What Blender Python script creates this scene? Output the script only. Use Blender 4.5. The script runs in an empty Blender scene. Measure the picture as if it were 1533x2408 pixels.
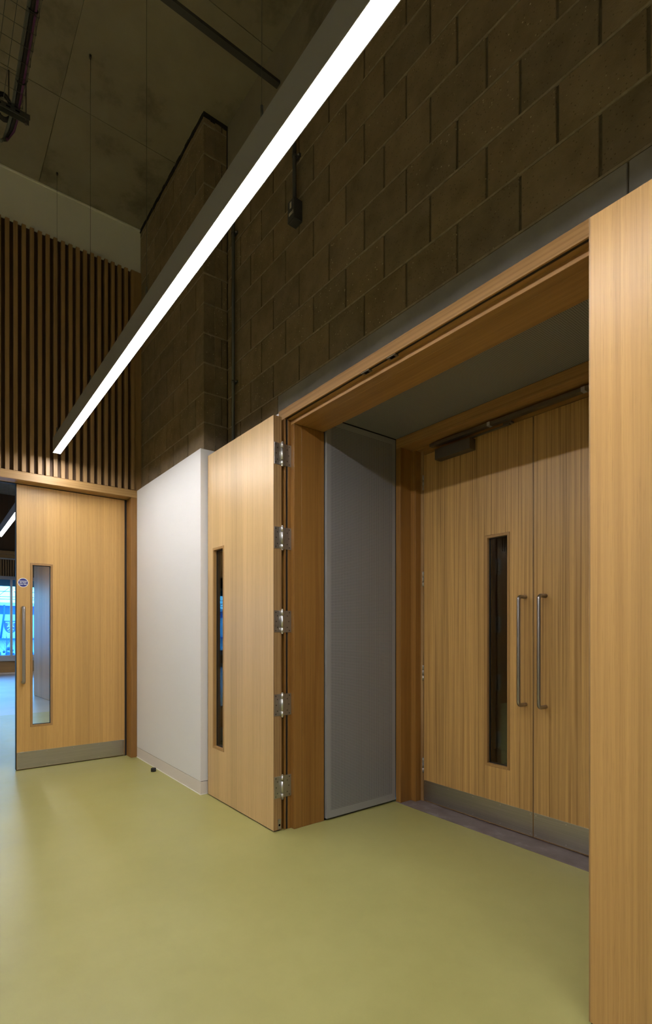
import bpy, bmesh, math, random
from mathutils import Vector, Matrix
random.seed(7)
C = bpy.context.scene.collection
S = bpy.context.scene

# ------------------------------------------------------------------ camera, world, exposure
ANG = math.atan(938 / 1209.0)                    # view direction turned from -X towards +Y
cam_d = bpy.data.cameras.new('camera')
cam = bpy.data.objects.new('camera', cam_d); C.objects.link(cam)
cam.location = (0, 0, 1.2)
cam.rotation_euler = (math.pi / 2, 0, math.pi / 2 - ANG)
cam_d.sensor_fit = 'HORIZONTAL'; cam_d.sensor_width = 36.0
cam_d.lens = 36.0 * 1209.0 / 1533.0
cam_d.shift_y = (1486.0 - 1204.0) / 1533.0       # rising-front lens: verticals stay vertical
cam_d.clip_start = 0.02; cam_d.clip_end = 500
S.camera = cam
S.view_settings.view_transform = 'Standard'; S.view_settings.look = 'None'
S.view_settings.gamma = 1.0; S.view_settings.exposure = 0.0
S.view_settings.use_curve_mapping = False

STRIP = 81.0                                     # radiance of the room's linear pendants
FILL_STRIP = 74.0                                 # unseen rows added as fill, farther from the doorway
HALL_STRIP = 84.0
w = bpy.data.worlds.new('sky'); S.world = w; w.use_nodes = True
nt = w.node_tree; nt.nodes.clear()
o_ = nt.nodes.new('ShaderNodeOutputWorld'); b_ = nt.nodes.new('ShaderNodeBackground')
tc = nt.nodes.new('ShaderNodeTexCoord'); sx = nt.nodes.new('ShaderNodeSeparateXYZ'); rp = nt.nodes.new('ShaderNodeValToRGB')
nt.links.new(tc.outputs['Generated'], sx.inputs[0]); nt.links.new(sx.outputs['Z'], rp.inputs[0])
rp.color_ramp.elements[0].position = 0.0; rp.color_ramp.elements[0].color = (0.32, 0.68, 1.0, 1)
rp.color_ramp.elements[1].position = 0.6; rp.color_ramp.elements[1].color = (0.15, 0.42, 1.0, 1)
nt.links.new(rp.outputs[0], b_.inputs[0]); b_.inputs[1].default_value = 8.0
nt.links.new(b_.outputs[0], o_.inputs[0])

# ------------------------------------------------------------------ materials
def newmat(name):
    m = bpy.data.materials.new(name); m.use_nodes = True
    t = m.node_tree; t.nodes.clear()
    out = t.nodes.new('ShaderNodeOutputMaterial'); p = t.nodes.new('ShaderNodeBsdfPrincipled')
    t.links.new(p.outputs[0], out.inputs[0])
    return m, t, p, out
def lin(r, g, b):
    f = lambda c: (c / 255 / 12.92) if c / 255 <= 0.04045 else ((c / 255 + 0.055) / 1.055) ** 2.4
    return (f(r), f(g), f(b), 1)
def plain(name, col, rough=0.5, metal=0.0, spec=0.5):
    m, t, p, o = newmat(name)
    p.inputs['Base Color'].default_value = col; p.inputs['Roughness'].default_value = rough
    p.inputs['Metallic'].default_value = metal; p.inputs['Specular IOR Level'].default_value = spec
    return m
def N(t, kind, **kw):
    n = t.nodes.new('ShaderNode' + kind)
    for k, v in kw.items(): setattr(n, k, v)
    return n
def rampn(t, src, stops):
    r = N(t, 'ValToRGB'); e = r.color_ramp.elements
    while len(e) < len(stops): e.new(0.5)
    for i, (pos, c) in enumerate(stops): e[i].position = pos; e[i].color = c
    t.links.new(src, r.inputs[0]); return r.outputs[0]
def mixc(t, fac, a, b, mode='MIX'):
    n = N(t, 'Mix', data_type='RGBA', blend_type=mode)
    if isinstance(fac, float): n.inputs[0].default_value = fac
    else: t.links.new(fac, n.inputs[0])
    for s, i in ((a, 6), (b, 7)):
        if isinstance(s, tuple): n.inputs[i].default_value = s
        else: t.links.new(s, n.inputs[i])
    return n.outputs[2]
def wood(name, dark, light, axis='Z', rough=0.42, leaves=0.0, contrast=1.0, across='X', fine=1.0, figure=0.0, stripe=0.0):
    """Oak: long streaks along axis, fine grain and pores; leaves = width of veneer leaves in metres."""
    m, t, p, o = newmat(name)
    tcn = N(t, 'TexCoord'); inf = N(t, 'ObjectInfo')
    def noise(ac, al, detail, woff):
        mp = N(t, 'Mapping'); sc = [ac, ac, ac]; sc['XYZ'.index(axis)] = al
        mp.inputs['Scale'].default_value = sc
        t.links.new(tcn.outputs['Object'], mp.inputs[0])
        n = N(t, 'TexNoise', noise_dimensions='4D'); n.inputs['Scale'].default_value = 1.0
        n.inputs['Detail'].default_value = detail; n.inputs['Roughness'].default_value = 0.6
        mw = N(t, 'Math', operation='MULTIPLY_ADD'); mw.inputs[1].default_value = 40.0; mw.inputs[2].default_value = woff
        t.links.new(inf.outputs['Random'], mw.inputs[0]); t.links.new(mw.outputs[0], n.inputs['W'])
        t.links.new(mp.outputs[0], n.inputs['Vector'])
        return n.outputs['Fac']
    broad = noise(14, 0.35, 3, 0.0); grain = noise(110 * fine, 0.9, 4, 3.0); pores = noise(420 * fine, 9, 2, 7.0)
    a = 0.5 - 0.28 / contrast * 0.6; bq = 0.5 + 0.28 / contrast * 0.6
    c1 = rampn(t, grain, [(max(0, a), dark), (min(1, bq), light)])
    c2 = rampn(t, broad, [(0.3, tuple(x * 0.82 for x in light[:3]) + (1,)), (0.7, light)])
    col = mixc(t, 0.55, c1, c2)
    pr = rampn(t, pores, [(0.30, (0.72, 0.68, 0.62, 1)), (0.44, (1, 1, 1, 1))])
    col = mixc(t, 0.55, col, pr, 'MULTIPLY')
    if stripe > 0:
        st_ = rampn(t, noise(85, 0.6, 2, 11.0), [(0.36, (0.62, 0.55, 0.44, 1)), (0.47, (1, 1, 1, 1)), (0.6, (1.06, 1.06, 1.05, 1))])
        col = mixc(t, stripe, col, st_, 'MULTIPLY')
    if figure > 0:
        mp = N(t, 'Mapping'); sc = [9.0, 9.0, 9.0]; sc['XYZ'.index(axis)] = 0.55
        mp.inputs['Scale'].default_value = sc; t.links.new(tcn.outputs['Object'], mp.inputs[0])
        wv = N(t, 'TexWave', wave_type='BANDS', bands_direction=across)
        wv.inputs['Scale'].default_value = 1.6; wv.inputs['Distortion'].default_value = 7.0
        wv.inputs['Detail'].default_value = 3.0; wv.inputs['Detail Scale'].default_value = 0.8
        t.links.new(mp.outputs[0], wv.inputs['Vector'])
        wr = rampn(t, wv.outputs['Fac'], [(0.0, (0.72, 0.66, 0.58, 1)), (0.45, (1, 1, 1, 1))])
        col = mixc(t, figure, col, wr, 'MULTIPLY')
    if leaves > 0:
        sp = N(t, 'SeparateXYZ'); t.links.new(tcn.outputs['Object'], sp.inputs[0])
        dv = N(t, 'Math', operation='DIVIDE'); dv.inputs[1].default_value = leaves
        t.links.new(sp.outputs['XYZ'.index(across)], dv.inputs[0])
        fl = N(t, 'Math', operation='FLOOR'); t.links.new(dv.outputs[0], fl.inputs[0])
        wn = N(t, 'TexWhiteNoise', noise_dimensions='1D'); t.links.new(fl.outputs[0], wn.inputs['W'])
        lr = rampn(t, wn.outputs['Value'], [(0.0, (0.90, 0.89, 0.87, 1)), (1.0, (1.04, 1.03, 1.02, 1))])
        col = mixc(t, 1.0, col, lr, 'MULTIPLY')
    t.links.new(col, p.inputs['Base Color'])
    p.inputs['Roughness'].default_value = rough
    bp = N(t, 'Bump'); bp.inputs['Strength'].default_value = 0.12; bp.inputs['Distance'].default_value = 0.0006
    t.links.new(grain, bp.inputs['Height']); t.links.new(bp.outputs[0], p.inputs['Normal'])
    return m

OAK_D, OAK_L = (0.360, 0.195, 0.062, 1), (0.600, 0.355, 0.128, 1)
M = {}
M['veneer'] = wood('oak veneer', OAK_D, OAK_L, 'Z', 0.38, 0.118, 0.9, 'X', 1.0, 0.0, 0.3)
M['veneer_gold'] = wood('golden oak veneer', (0.430, 0.235, 0.070, 1), (0.670, 0.400, 0.135, 1), 'Z', 0.40, 0.118, 0.8, 'X', 1.0, 0.0, 0.15)
M['veneer_pale'] = wood('pale oak veneer', (0.450, 0.285, 0.118, 1), (0.690, 0.465, 0.225, 1), 'Z', 0.38, 0.09, 0.9, 'X', 1.0, 0.0, 0.16)
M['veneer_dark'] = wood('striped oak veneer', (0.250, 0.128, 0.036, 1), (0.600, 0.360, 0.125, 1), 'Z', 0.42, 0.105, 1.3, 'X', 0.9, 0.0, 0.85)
M['oak_z'] = wood('solid oak upright', (0.165, 0.070, 0.013, 1), (0.345, 0.168, 0.038, 1), 'Z', 0.42, 0, 0.9, 'X', 1.0, 0.55)
M['oak_x'] = wood('solid oak rail', (0.240, 0.112, 0.032, 1), (0.450, 0.245, 0.085, 1), 'X', 0.42, 0, 0.9, 'Z', 1.0, 0.45)
M['oak_y'] = wood('solid oak head', (0.270, 0.142, 0.046, 1), (0.470, 0.280, 0.105, 1), 'Y', 0.42, 0, 0.9, 'Z', 1.0, 0.4)
M['oak_lip'] = wood('oak lipping', (0.235, 0.130, 0.050, 1), (0.430, 0.265, 0.118, 1), 'Z', 0.45, 0, 0.8, 'Y', 0.4, 0.8)
M['bead'] = wood('oak bead', (0.240, 0.120, 0.036, 1), (0.420, 0.235, 0.080, 1), 'Z', 0.42, 0, 0.7)
M['slat'] = wood('oak slat', (0.230, 0.125, 0.048, 1), (0.430, 0.265, 0.118, 1), 'Z', 0.5, 0, 0.8, 'Y')
M['slat_back'] = wood('dark oak backing', (0.060, 0.028, 0.012, 1), (0.130, 0.066, 0.026, 1), 'Z', 0.6, 0, 0.8)
M['black'] = plain('black rubber', (0.006, 0.006, 0.007, 1), 0.6)
M['void'] = plain('dark void', (0.004, 0.004, 0.004, 1), 0.9, 0, 0.0)
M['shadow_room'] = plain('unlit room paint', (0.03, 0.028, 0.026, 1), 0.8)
M['white'] = plain('white paint', (0.735, 0.725, 0.74, 1), 0.55, 0, 0.3)
M['skirt'] = plain('warm grey paint', (0.68, 0.62, 0.58, 1), 0.5, 0, 0.3)
M['sealant'] = plain('white sealant', (0.80, 0.78, 0.74, 1), 0.5)
M['band'] = plain('off white plaster', (0.74, 0.72, 0.66, 1), 0.8, 0, 0.2)
M['lamp_case'] = plain('grey lacquered aluminium', (0.33, 0.33, 0.35, 1), 0.45, 0.2)
M['wire'] = plain('steel wire', (0.10, 0.095, 0.09, 1), 0.5, 0.6)
M['hinge_pin'] = plain('polished steel', (0.66, 0.65, 0.63, 1), 0.42, 1.0)
M['screw'] = plain('dark screw steel', (0.20, 0.19, 0.18, 1), 0.35, 1.0)
M['galv'] = plain('galvanised steel', (0.125, 0.13, 0.13, 1), 0.5, 0.6)
M['dark_pipe'] = plain('dark grey enamel', (0.045, 0.046, 0.052, 1), 0.5)
M['bronze'] = plain('bronze anodised metal', (0.20, 0.175, 0.15, 1), 0.42, 0.85)
M['label'] = plain('pale label', (0.55, 0.52, 0.44, 1), 0.6)
M['blue'] = plain('sign blue', (0.012, 0.018, 0.20, 1), 0.35)
M['sign_white'] = plain('sign white', (0.80, 0.80, 0.82, 1), 0.4)
M['purple'] = plain('purple cable', (0.09, 0.02, 0.11, 1), 0.5)
M['grey_cable'] = plain('grey cable', (0.10, 0.11, 0.11, 1), 0.5)
M['alu'] = plain('pale aluminium', (0.50, 0.52, 0.56, 1), 0.4, 0.5)

def steel(name, col, rough, axis):
    m, t, p, o = newmat(name)
    tcn = N(t, 'TexCoord'); mp = N(t, 'Mapping'); sc = [300, 300, 300]; sc['XYZ'.index(axis)] = 4
    mp.inputs['Scale'].default_value = sc; t.links.new(tcn.outputs['Object'], mp.inputs[0])
    n = N(t, 'TexNoise'); n.inputs['Scale'].default_value = 1; n.inputs['Detail'].default_value = 3
    t.links.new(mp.outputs[0], n.inputs['Vector'])
    n2 = N(t, 'TexNoise'); n2.inputs['Scale'].default_value = 5; t.links.new(tcn.outputs['Object'], n2.inputs['Vector'])
    r = N(t, 'MapRange'); r.inputs[3].default_value = rough - 0.06; r.inputs[4].default_value = rough + 0.08
    t.links.new(n2.outputs['Fac'], r.inputs[0]); t.links.new(r.outputs[0], p.inputs['Roughness'])
    c = rampn(t, n.outputs['Fac'], [(0.3, tuple(x * 0.85 for x in col[:3]) + (1,)), (0.7, col)])
    t.links.new(c, p.inputs['Base Color']); p.inputs['Metallic'].default_value = 1.0
    return m
M['kick'] = steel('brushed kick plate', (0.50, 0.475, 0.44, 1), 0.34, 'X')
M['hinge'] = steel('satin hinge steel', (0.52, 0.50, 0.47, 1), 0.42, 'Z')
M['handle'] = steel('satin handle steel', (0.44, 0.415, 0.405, 1), 0.30, 'Z')

def floor_mat():
    m, t, p, o = newmat('olive green resin floor')
    tcn = N(t, 'TexCoord')
    n = N(t, 'TexNoise'); n.inputs['Scale'].default_value = 1.6; n.inputs['Detail'].default_value = 5
    n2 = N(t, 'TexNoise'); n2.inputs['Scale'].default_value = 9; n2.inputs['Detail'].default_value = 6
    for q in (n, n2): t.links.new(tcn.outputs['Object'], q.inputs['Vector'])
    c = rampn(t, n.outputs['Fac'], [(0.3, (0.345, 0.325, 0.112, 1)), (0.7, (0.385, 0.365, 0.136, 1))])
    c2 = rampn(t, n2.outputs['Fac'], [(0.35, (0.94, 0.94, 0.93, 1)), (0.6, (1, 1, 1, 1))])
    t.links.new(mixc(t, 0.8, c, c2, 'MULTIPLY'), p.inputs['Base Color'])
    r = N(t, 'MapRange'); r.inputs[3].default_value = 0.30; r.inputs[4].default_value = 0.46
    t.links.new(n2.outputs['Fac'], r.inputs[0]); t.links.new(r.outputs[0], p.inputs['Roughness'])
    v = N(t, 'TexVoronoi'); v.inputs['Scale'].default_value = 2.3; t.links.new(tcn.outputs['Object'], v.inputs['Vector'])
    bp = N(t, 'Bump'); bp.inputs['Strength'].default_value = 0.05; bp.inputs['Distance'].default_value = 0.002
    t.links.new(n2.outputs['Fac'], bp.inputs['Height']); t.links.new(bp.outputs[0], p.inputs['Normal'])
    return m
M['floor'] = floor_mat()
def mottled(name, stops, scale, rough, detail=6, bump=0.0, spec=0.5, speck=None, rand=0.0):
    m, t, p, o = newmat(name)
    tcn = N(t, 'TexCoord'); inf = N(t, 'ObjectInfo')
    ad = N(t, 'VectorMath', operation='MULTIPLY_ADD'); cb = N(t, 'CombineXYZ')
    for i in range(3): t.links.new(inf.outputs['Random'], cb.inputs[i])
    ad.inputs[1].default_value = (37, 53, 71); t.links.new(cb.outputs[0], ad.inputs[0]); t.links.new(tcn.outputs['Object'], ad.inputs[2])
    n = N(t, 'TexNoise'); n.inputs['Scale'].default_value = scale; n.inputs['Detail'].default_value = detail
    n.inputs['Roughness'].default_value = 0.62; t.links.new(ad.outputs[0], n.inputs['Vector'])
    col = rampn(t, n.outputs['Fac'], stops)
    h = n.outputs['Fac']
    if speck:
        v = N(t, 'TexVoronoi', feature='F1'); v.inputs['Scale'].default_value = 95; t.links.new(ad.outputs[0], v.inputs['Vector'])
        s1 = rampn(t, v.outputs['Color'], [(0.86, (0, 0, 0, 1)), (0.90, (1, 1, 1, 1))])
        d1 = rampn(t, v.outputs['Distance'], [(0.22, (1, 1, 1, 1)), (0.38, (0, 0, 0, 1))])
        mk = mixc(t, 1.0, s1, d1, 'MULTIPLY')
        col = mixc(t, mk, col, speck)
        v2 = N(t, 'TexVoronoi', feature='F1'); v2.inputs['Scale'].default_value = 60; t.links.new(ad.outputs[0], v2.inputs['Vector'])
        d2 = rampn(t, v2.outputs['Distance'], [(0.10, (0.35, 0.33, 0.3, 1)), (0.2, (1, 1, 1, 1))])
        col = mixc(t, 0.7, col, d2, 'MULTIPLY')
    if rand > 0:
        rr = rampn(t, inf.outputs['Random'], [(0.0, (1 - rand, 1 - rand * 0.9, 1 - rand * 0.8, 1)), (0.5, (1, 0.97, 0.92, 1)), (1.0, (1 + rand * .5, 1 + rand * .38, 1 + rand * .22, 1))])
        col = mixc(t, 1.0, col, rr, 'MULTIPLY')
    t.links.new(col, p.inputs['Base Color']); p.inputs['Roughness'].default_value = rough
    p.inputs['Specular IOR Level'].default_value = spec
    if bump:
        n3 = N(t, 'TexNoise'); n3.inputs['Scale'].default_value = 160; n3.inputs['Detail'].default_value = 4
        t.links.new(ad.outputs[0], n3.inputs['Vector'])
        bp = N(t, 'Bump'); bp.inputs['Strength'].default_value = bump; bp.inputs['Distance'].default_value = 0.003
        t.links.new(n3.outputs['Fac'], bp.inputs['Height']); t.links.new(bp.outputs[0], p.inputs['Normal'])
    return m
M['block'] = mottled('brown concrete block', [(0.3, (0.190, 0.145, 0.092, 1)), (0.7, (0.290, 0.225, 0.150, 1))], 7, 0.9, 6, 0.35, 0.25, (0.60, 0.52, 0.36, 1), 0.14)
M['mortar'] = mottled('mortar', [(0.3, (0.25, 0.205, 0.145, 1)), (0.7, (0.40, 0.335, 0.24, 1))], 30, 0.95, 5, 0.4, 0.2)
M['perp'] = mottled('recessed mortar', [(0.3, (0.10, 0.085, 0.06, 1)), (0.7, (0.15, 0.125, 0.09, 1))], 30, 0.95, 5, 0.4, 0.2)
M['lintel'] = mottled('grey concrete lintel', [(0.3, (0.24, 0.225, 0.21, 1)), (0.7, (0.33, 0.315, 0.295, 1))], 5, 0.75, 8, 0.1, 0.3)
M['concrete'] = mottled('cast concrete soffit', [(0.32, (0.15, 0.128, 0.095, 1)), (0.46, (0.255, 0.225, 0.178, 1)), (0.7, (0.295, 0.265, 0.21, 1))], 2.2, 0.85, 8, 0.08, 0.25)
M['threshold'] = mottled('scuffed dark metal', [(0.35, (0.120, 0.090, 0.085, 1)), (0.55, (0.165, 0.135, 0.132, 1)), (0.72, (0.30, 0.28, 0.28, 1))], 6, 0.42, 9, 0, 0.5)
M['hall_floor'] = mottled('grey lilac hall floor', [(0.3, (0.34, 0.32, 0.31, 1)), (0.7, (0.46, 0.44, 0.43, 1))], 1.2, 0.38, 7, 0, 0.5)
M['hall_wall'] = plain('hall wall paint', (0.42, 0.38, 0.32, 1), 0.8, 0, 0.2)
M['room_wall'] = plain('room wall paint', (0.72, 0.71, 0.70, 1), 0.8, 0, 0.2)

def perf(name, col, ax, ay):
    """painted steel sheet with round holes punched through it on a square pitch (holes are see-through)"""
    m, t, p, out = newmat(name)
    p.inputs['Base Color'].default_value = col; p.inputs['Roughness'].default_value = 0.45; p.inputs['Metallic'].default_value = 0.25
    tcn = N(t, 'TexCoord'); sp = N(t, 'SeparateXYZ'); t.links.new(tcn.outputs['Object'], sp.inputs[0])
    ds = []
    for k in (ax, ay):
        mu = N(t, 'Math', operation='DIVIDE'); mu.inputs[1].default_value = 0.0098; t.links.new(sp.outputs[k], mu.inputs[0])
        fr = N(t, 'Math', operation='FRACT'); t.links.new(mu.outputs[0], fr.inputs[0])
        sb = N(t, 'Math', operation='SUBTRACT'); sb.inputs[1].default_value = 0.5; t.links.new(fr.outputs[0], sb.inputs[0])
        pw = N(t, 'Math', operation='MULTIPLY'); t.links.new(sb.outputs[0], pw.inputs[0]); t.links.new(sb.outputs[0], pw.inputs[1])
        ds.append(pw)
    ad = N(t, 'Math', operation='ADD'); t.links.new(ds[0].outputs[0], ad.inputs[0]); t.links.new(ds[1].outputs[0], ad.inputs[1])
    lt = N(t, 'Math', operation='LESS_THAN'); lt.inputs[1].default_value = 0.30 ** 2; t.links.new(ad.outputs[0], lt.inputs[0])
    tr = N(t, 'BsdfTransparent'); mx = N(t, 'MixShader')
    t.links.new(lt.outputs[0], mx.inputs[0]); t.links.new(p.outputs[0], mx.inputs[1]); t.links.new(tr.outputs[0], mx.inputs[2])
    t.links.new(mx.outputs[0], out.inputs[0])
    return m
GREY_SHEET = (0.34, 0.345, 0.36, 1)
M['sheet'] = plain('grey painted steel', GREY_SHEET, 0.45, 0.25)
M['perf_wall'] = perf('perforated steel wall sheet', GREY_SHEET, 1, 2)
M['perf_ceiling'] = perf('perforated steel ceiling sheet', GREY_SHEET, 0, 1)

def glass(name, tint):
    m, t, p, out = newmat(name); t.nodes.remove(p)
    tr = N(t, 'BsdfTransparent'); tr.inputs[0].default_value = tint
    gl = N(t, 'BsdfGlossy'); gl.inputs['Roughness'].default_value = 0.0; gl.inputs['Color'].default_value = (1, 1, 1, 1)
    fr = N(t, 'Fresnel'); fr.inputs[0].default_value = 1.5
    mx = N(t, 'MixShader'); t.links.new(fr.outputs[0], mx.inputs[0]); t.links.new(tr.outputs[0], mx.inputs[1]); t.links.new(gl.outputs[0], mx.inputs[2])
    t.links.new(mx.outputs[0], out.inputs[0]); return m
M['glass'] = glass('clear door glass', (0.92, 0.95, 0.94, 1))
M['win_glass'] = glass('blue tinted window glass', (0.62, 0.90, 1.0, 1))
def emit(name, col, s):
    m, t, p, out = newmat(name); t.nodes.remove(p)
    e = N(t, 'Emission'); e.inputs[0].default_value = col; e.inputs[1].default_value = s
    t.links.new(e.outputs[0], out.inputs[0]); return m
M['strip'] = emit('opal diffuser, lit', (1.0, 0.975, 0.95, 1), STRIP)
M['fill_strip'] = emit('opal diffuser of the other rows, lit', (1.0, 0.975, 0.95, 1), FILL_STRIP)  # for the unseen room rows added as fill light
M['hall_fill_strip'] = emit('opal diffuser of the other hall rows, lit', (1.0, 0.955, 0.90, 1), HALL_STRIP * 0.52)  # for the unseen hall pendants added as fill light
M['hall_strip'] = emit('opal diffuser in hall, lit', (1.0, 0.955, 0.90, 1), HALL_STRIP)

# ------------------------------------------------------------------ mesh helpers (shapes given in the coordinates of the thing's root)
def nb(): return bmesh.new()
def box(bm, x0, x1, y0, y1, z0, z1, bev=0.0):
    t = bmesh.new()
    bmesh.ops.create_cube(t, size=1.0)
    for v in t.verts:
        v.co = Vector(((x0 + x1) / 2 + v.co.x * (x1 - x0), (y0 + y1) / 2 + v.co.y * (y1 - y0), (z0 + z1) / 2 + v.co.z * (z1 - z0)))
    if bev: bmesh.ops.bevel(t, geom=t.edges[:], offset=bev, segments=1, affect='EDGES')
    merge(bm, t); return bm
def merge(bm, t):
    mp = {v: bm.verts.new(v.co) for v in t.verts}
    for f in t.faces:
        nf = bm.faces.new([mp[v] for v in f.verts]); nf.smooth = f.smooth
    t.free()
def cyl(bm, p0, p1, r, seg=12, r2=None):
    p0, p1 = Vector(p0), Vector(p1); d = p1 - p0
    t = bmesh.new()
    bmesh.ops.create_cone(t, cap_ends=True, segments=seg, radius1=r, radius2=r if r2 is None else r2, depth=d.length)
    rot = Vector((0, 0, 1)).rotation_difference(d.normalized()).to_matrix().to_4x4()
    t.transform(Matrix.Translation((p0 + p1) / 2) @ rot)
    for f in t.faces: f.smooth = len(f.verts) == 4
    merge(bm, t); return bm
def tube(bm, pts, r, seg=10):
    pts = [Vector(p) for p in pts]; rings = []
    n = None
    for i, p in enumerate(pts):
        d = ((pts[min(i + 1, len(pts) - 1)] - p).normalized() + (p - pts[max(i - 1, 0)]).normalized()).normalized()
        if n is None:
            n = d.orthogonal().normalized()
        n = (n - d * n.dot(d)).normalized(); bvec = d.cross(n)
        rings.append([bm.verts.new(p + (n * math.cos(a) + bvec * math.sin(a)) * r) for a in [2 * math.pi * k / seg for k in range(seg)]])
    for a, b in zip(rings, rings[1:]):
        for k in range(seg):
            f = bm.faces.new((a[k], a[(k + 1) % seg], b[(k + 1) % seg], b[k])); f.smooth = True
    bm.faces.new(rings[0][::-1]); bm.faces.new(rings[-1]); return bm
def prism(bm, poly, y0, y1):
    """polygon in the x-z plane pushed from y0 to y1"""
    a = [bm.verts.new((x, y0, z)) for x, z in poly]; b = [bm.verts.new((x, y1, z)) for x, z in poly]
    n = len(poly)
    bm.faces.new(a); bm.faces.new(b[::-1])
    for i in range(n): bm.faces.new((a[(i + 1) % n], a[i], b[i], b[(i + 1) % n]))
    bmesh.ops.recalc_face_normals(bm, faces=bm.faces[:]); return bm
def mesh_of(name, bm, mats):
    me = bpy.data.meshes.new(name); bm.to_mesh(me); bm.free()
    for m in (mats if isinstance(mats, (list, tuple)) else [mats]): me.materials.append(m)
    return me
def tag(o, label=None, cat=None, group=None, kind=None):
    if label: o['label'] = label
    if cat: o['category'] = cat
    if group: o['group'] = group
    if kind: o['kind'] = kind
    return o
def obj(name, bm, mat, parent=None, loc=None, label=None):
    o = bpy.data.objects.new(name, mesh_of(name, bm, mat)); C.objects.link(o)
    if parent: o.parent = parent
    if loc: o.location = loc
    if label: o['label'] = label
    return o
def inst(name, me, parent, loc, rotz=0.0):
    o = bpy.data.objects.new(name, me); C.objects.link(o); o.parent = parent; o.location = loc; o.rotation_euler = (0, 0, rotz); return o
def root(name, loc, rz, label, cat, group=None, kind=None):
    o = bpy.data.objects.new(name, None); C.objects.link(o); o.location = loc; o.rotation_euler = (0, 0, rz)
    o.empty_display_size = 0.1
    return tag(o, label, cat, group, kind)
def text_mesh(txt, size, place, name, mat, parent, depth=0.0004, font_off=0.0):
    """flat lettering; place(x, y, z) maps text space to the parent's space"""
    cu = bpy.data.curves.new('lettering', 'FONT'); cu.body = txt; cu.size = size; cu.align_x = 'CENTER'; cu.align_y = 'CENTER'
    cu.extrude = depth; cu.offset = font_off; cu.space_line = 0.95
    tmp = bpy.data.objects.new('lettering_source', cu); C.objects.link(tmp)
    me = bpy.data.meshes.new_from_object(tmp.evaluated_get(bpy.context.evaluated_depsgraph_get()))
    bpy.data.objects.remove(tmp); bpy.data.curves.remove(cu)
    for v in me.vertices: v.co = Vector(place(*v.co))
    me.materials.clear(); me.materials.append(mat)
    o = bpy.data.objects.new(name, me); C.objects.link(o); o.parent = parent; return o

# ------------------------------------------------------------------ room shell
HC = 5.10
WY = 1.835                                        # face of the main block wall
tag(obj('floor', box(nb(), -8.68, 4.2, -7.2, 2.66, -0.12, 0.0), M['floor']), 'olive green polished resin floor running through the room and doorway', 'floor', kind='structure')
tag(obj('floor_hall', box(nb(), -17.3, -8.68, -7.2, 3.3, -0.12, 0.0), M['hall_floor']), 'grey lilac floor of the hall beyond the left door', 'floor', kind='structure')
ceil = root('ceiling', (0, 0, HC), 0, 'dark cast concrete ceiling with recessed board joints', 'ceiling', kind='structure')
xs = [-5.25, -4.15, -2.95, -1.75, -0.55, 0.65, 1.85, 3.05, 4.2]; ys = [-7.1, -6.54, -4.105, -1.67, 0.765, 2.0]
for i in range(len(xs) - 1):
    for j in range(len(ys) - 1):
        dz = random.uniform(0, 0.0015); g = 0.0022
        inst('panel', mesh_of('panel', box(nb(), xs[i] + g, xs[i + 1] - g, ys[j] + g, ys[j + 1] - g, 0.0, 0.06), M['concrete']), ceil, (0, 0, dz))
obj('slab', box(nb(), -5.25, 4.2, -7.2, 2.0, 0.008, 0.2), M['concrete'], ceil)

# main block wall (runs along X at the right of the picture)
wall = root('wall_right', (0, WY, 0), 0, 'brown concrete block wall above the double doorway', 'wall', kind='structure')
def block_mesh(l, h, d): return mesh_of('block', box(nb(), -l / 2, l / 2, 0, d, -h / 2, h / 2, 0.0025), M['block'])
BL, BP, P0, BH = 0.303, 0.01, 2.766, 0.2285
full = block_mesh(BL - BP, BH - BP, 0.1)
bed = nb(); perp = nb()
def lay(parent, x_from, x_to, z0, course, phase, pitch_h, fullm, face_h, y=0.0):
    s = x_from
    k = math.floor((x_from - phase) / BL)
    while True:
        a = phase + k * BL; b = a + BL; k += 1
        if a >= x_to - 0.02: break
        if b <= x_from + 0.02: continue
        aa, bb = max(a, x_from), min(b, x_to); l = bb - aa
        me = fullm if abs(l - BL) < 1e-4 else block_mesh(l - BP, face_h - BP, 0.1)
        inst('block', me, parent, ((aa + bb) / 2, y + random.uniform(-0.0012, 0.0012), z0 + face_h / 2))
XL, XR = -3.607, 0.40
courses = 9
for k in range(-1, courses):
    z0 = P0 + k * BH
    ph = -1.428 if k % 2 == 0 else -1.581
    if k == -1: lay(wall, XL, -2.885, z0 + 0.0, k, ph, BH, full, BH)
    elif z0 + BH < 4.65: lay(wall, XL, XR, z0, k, ph, BH, full, BH)
ztop = P0 + 8 * BH
for k in range(-1, 9):
    z = P0 + k * BH
    box(bed, XL, -2.885 if k == -1 else XR, -0.0006, 0.02, z - BP / 2, z + BP / 2)
obj('bed_joint', bed, M['mortar'], wall)['kind'] = 'stuff'
obj('backing', box(box(box(nb(), -5.25, -2.66, 0.006, 0.16, 0, 2.558), -0.72, 4.2, 0.006, 0.16, 0, 2.558), -5.25, 4.2, 0.006, 0.16, 2.558, 5.2), M['perp'], wall)
obj('beam', box(nb(), XL, 4.2, -0.001, 0.1, ztop + 0.006, HC - 0.001), M['concrete'], wall)
obj('plain_face', box(nb(), XR + 0.005, 4.2, 0.0, 0.05, 2.766, ztop), M['room_wall'], wall)
lt = obj('lintel', box(nb(), -2.885 + 0.003, -0.735, -0.002, 0.09, 2.5585, P0 - 0.007, 0.003), M['lintel'], wall, label='smooth grey concrete lintel')
obj('lintel', box(nb(), -0.730, 1.1, -0.002, 0.09, 2.5585, P0 - 0.007, 0.003), M['lintel'], wall)

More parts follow.
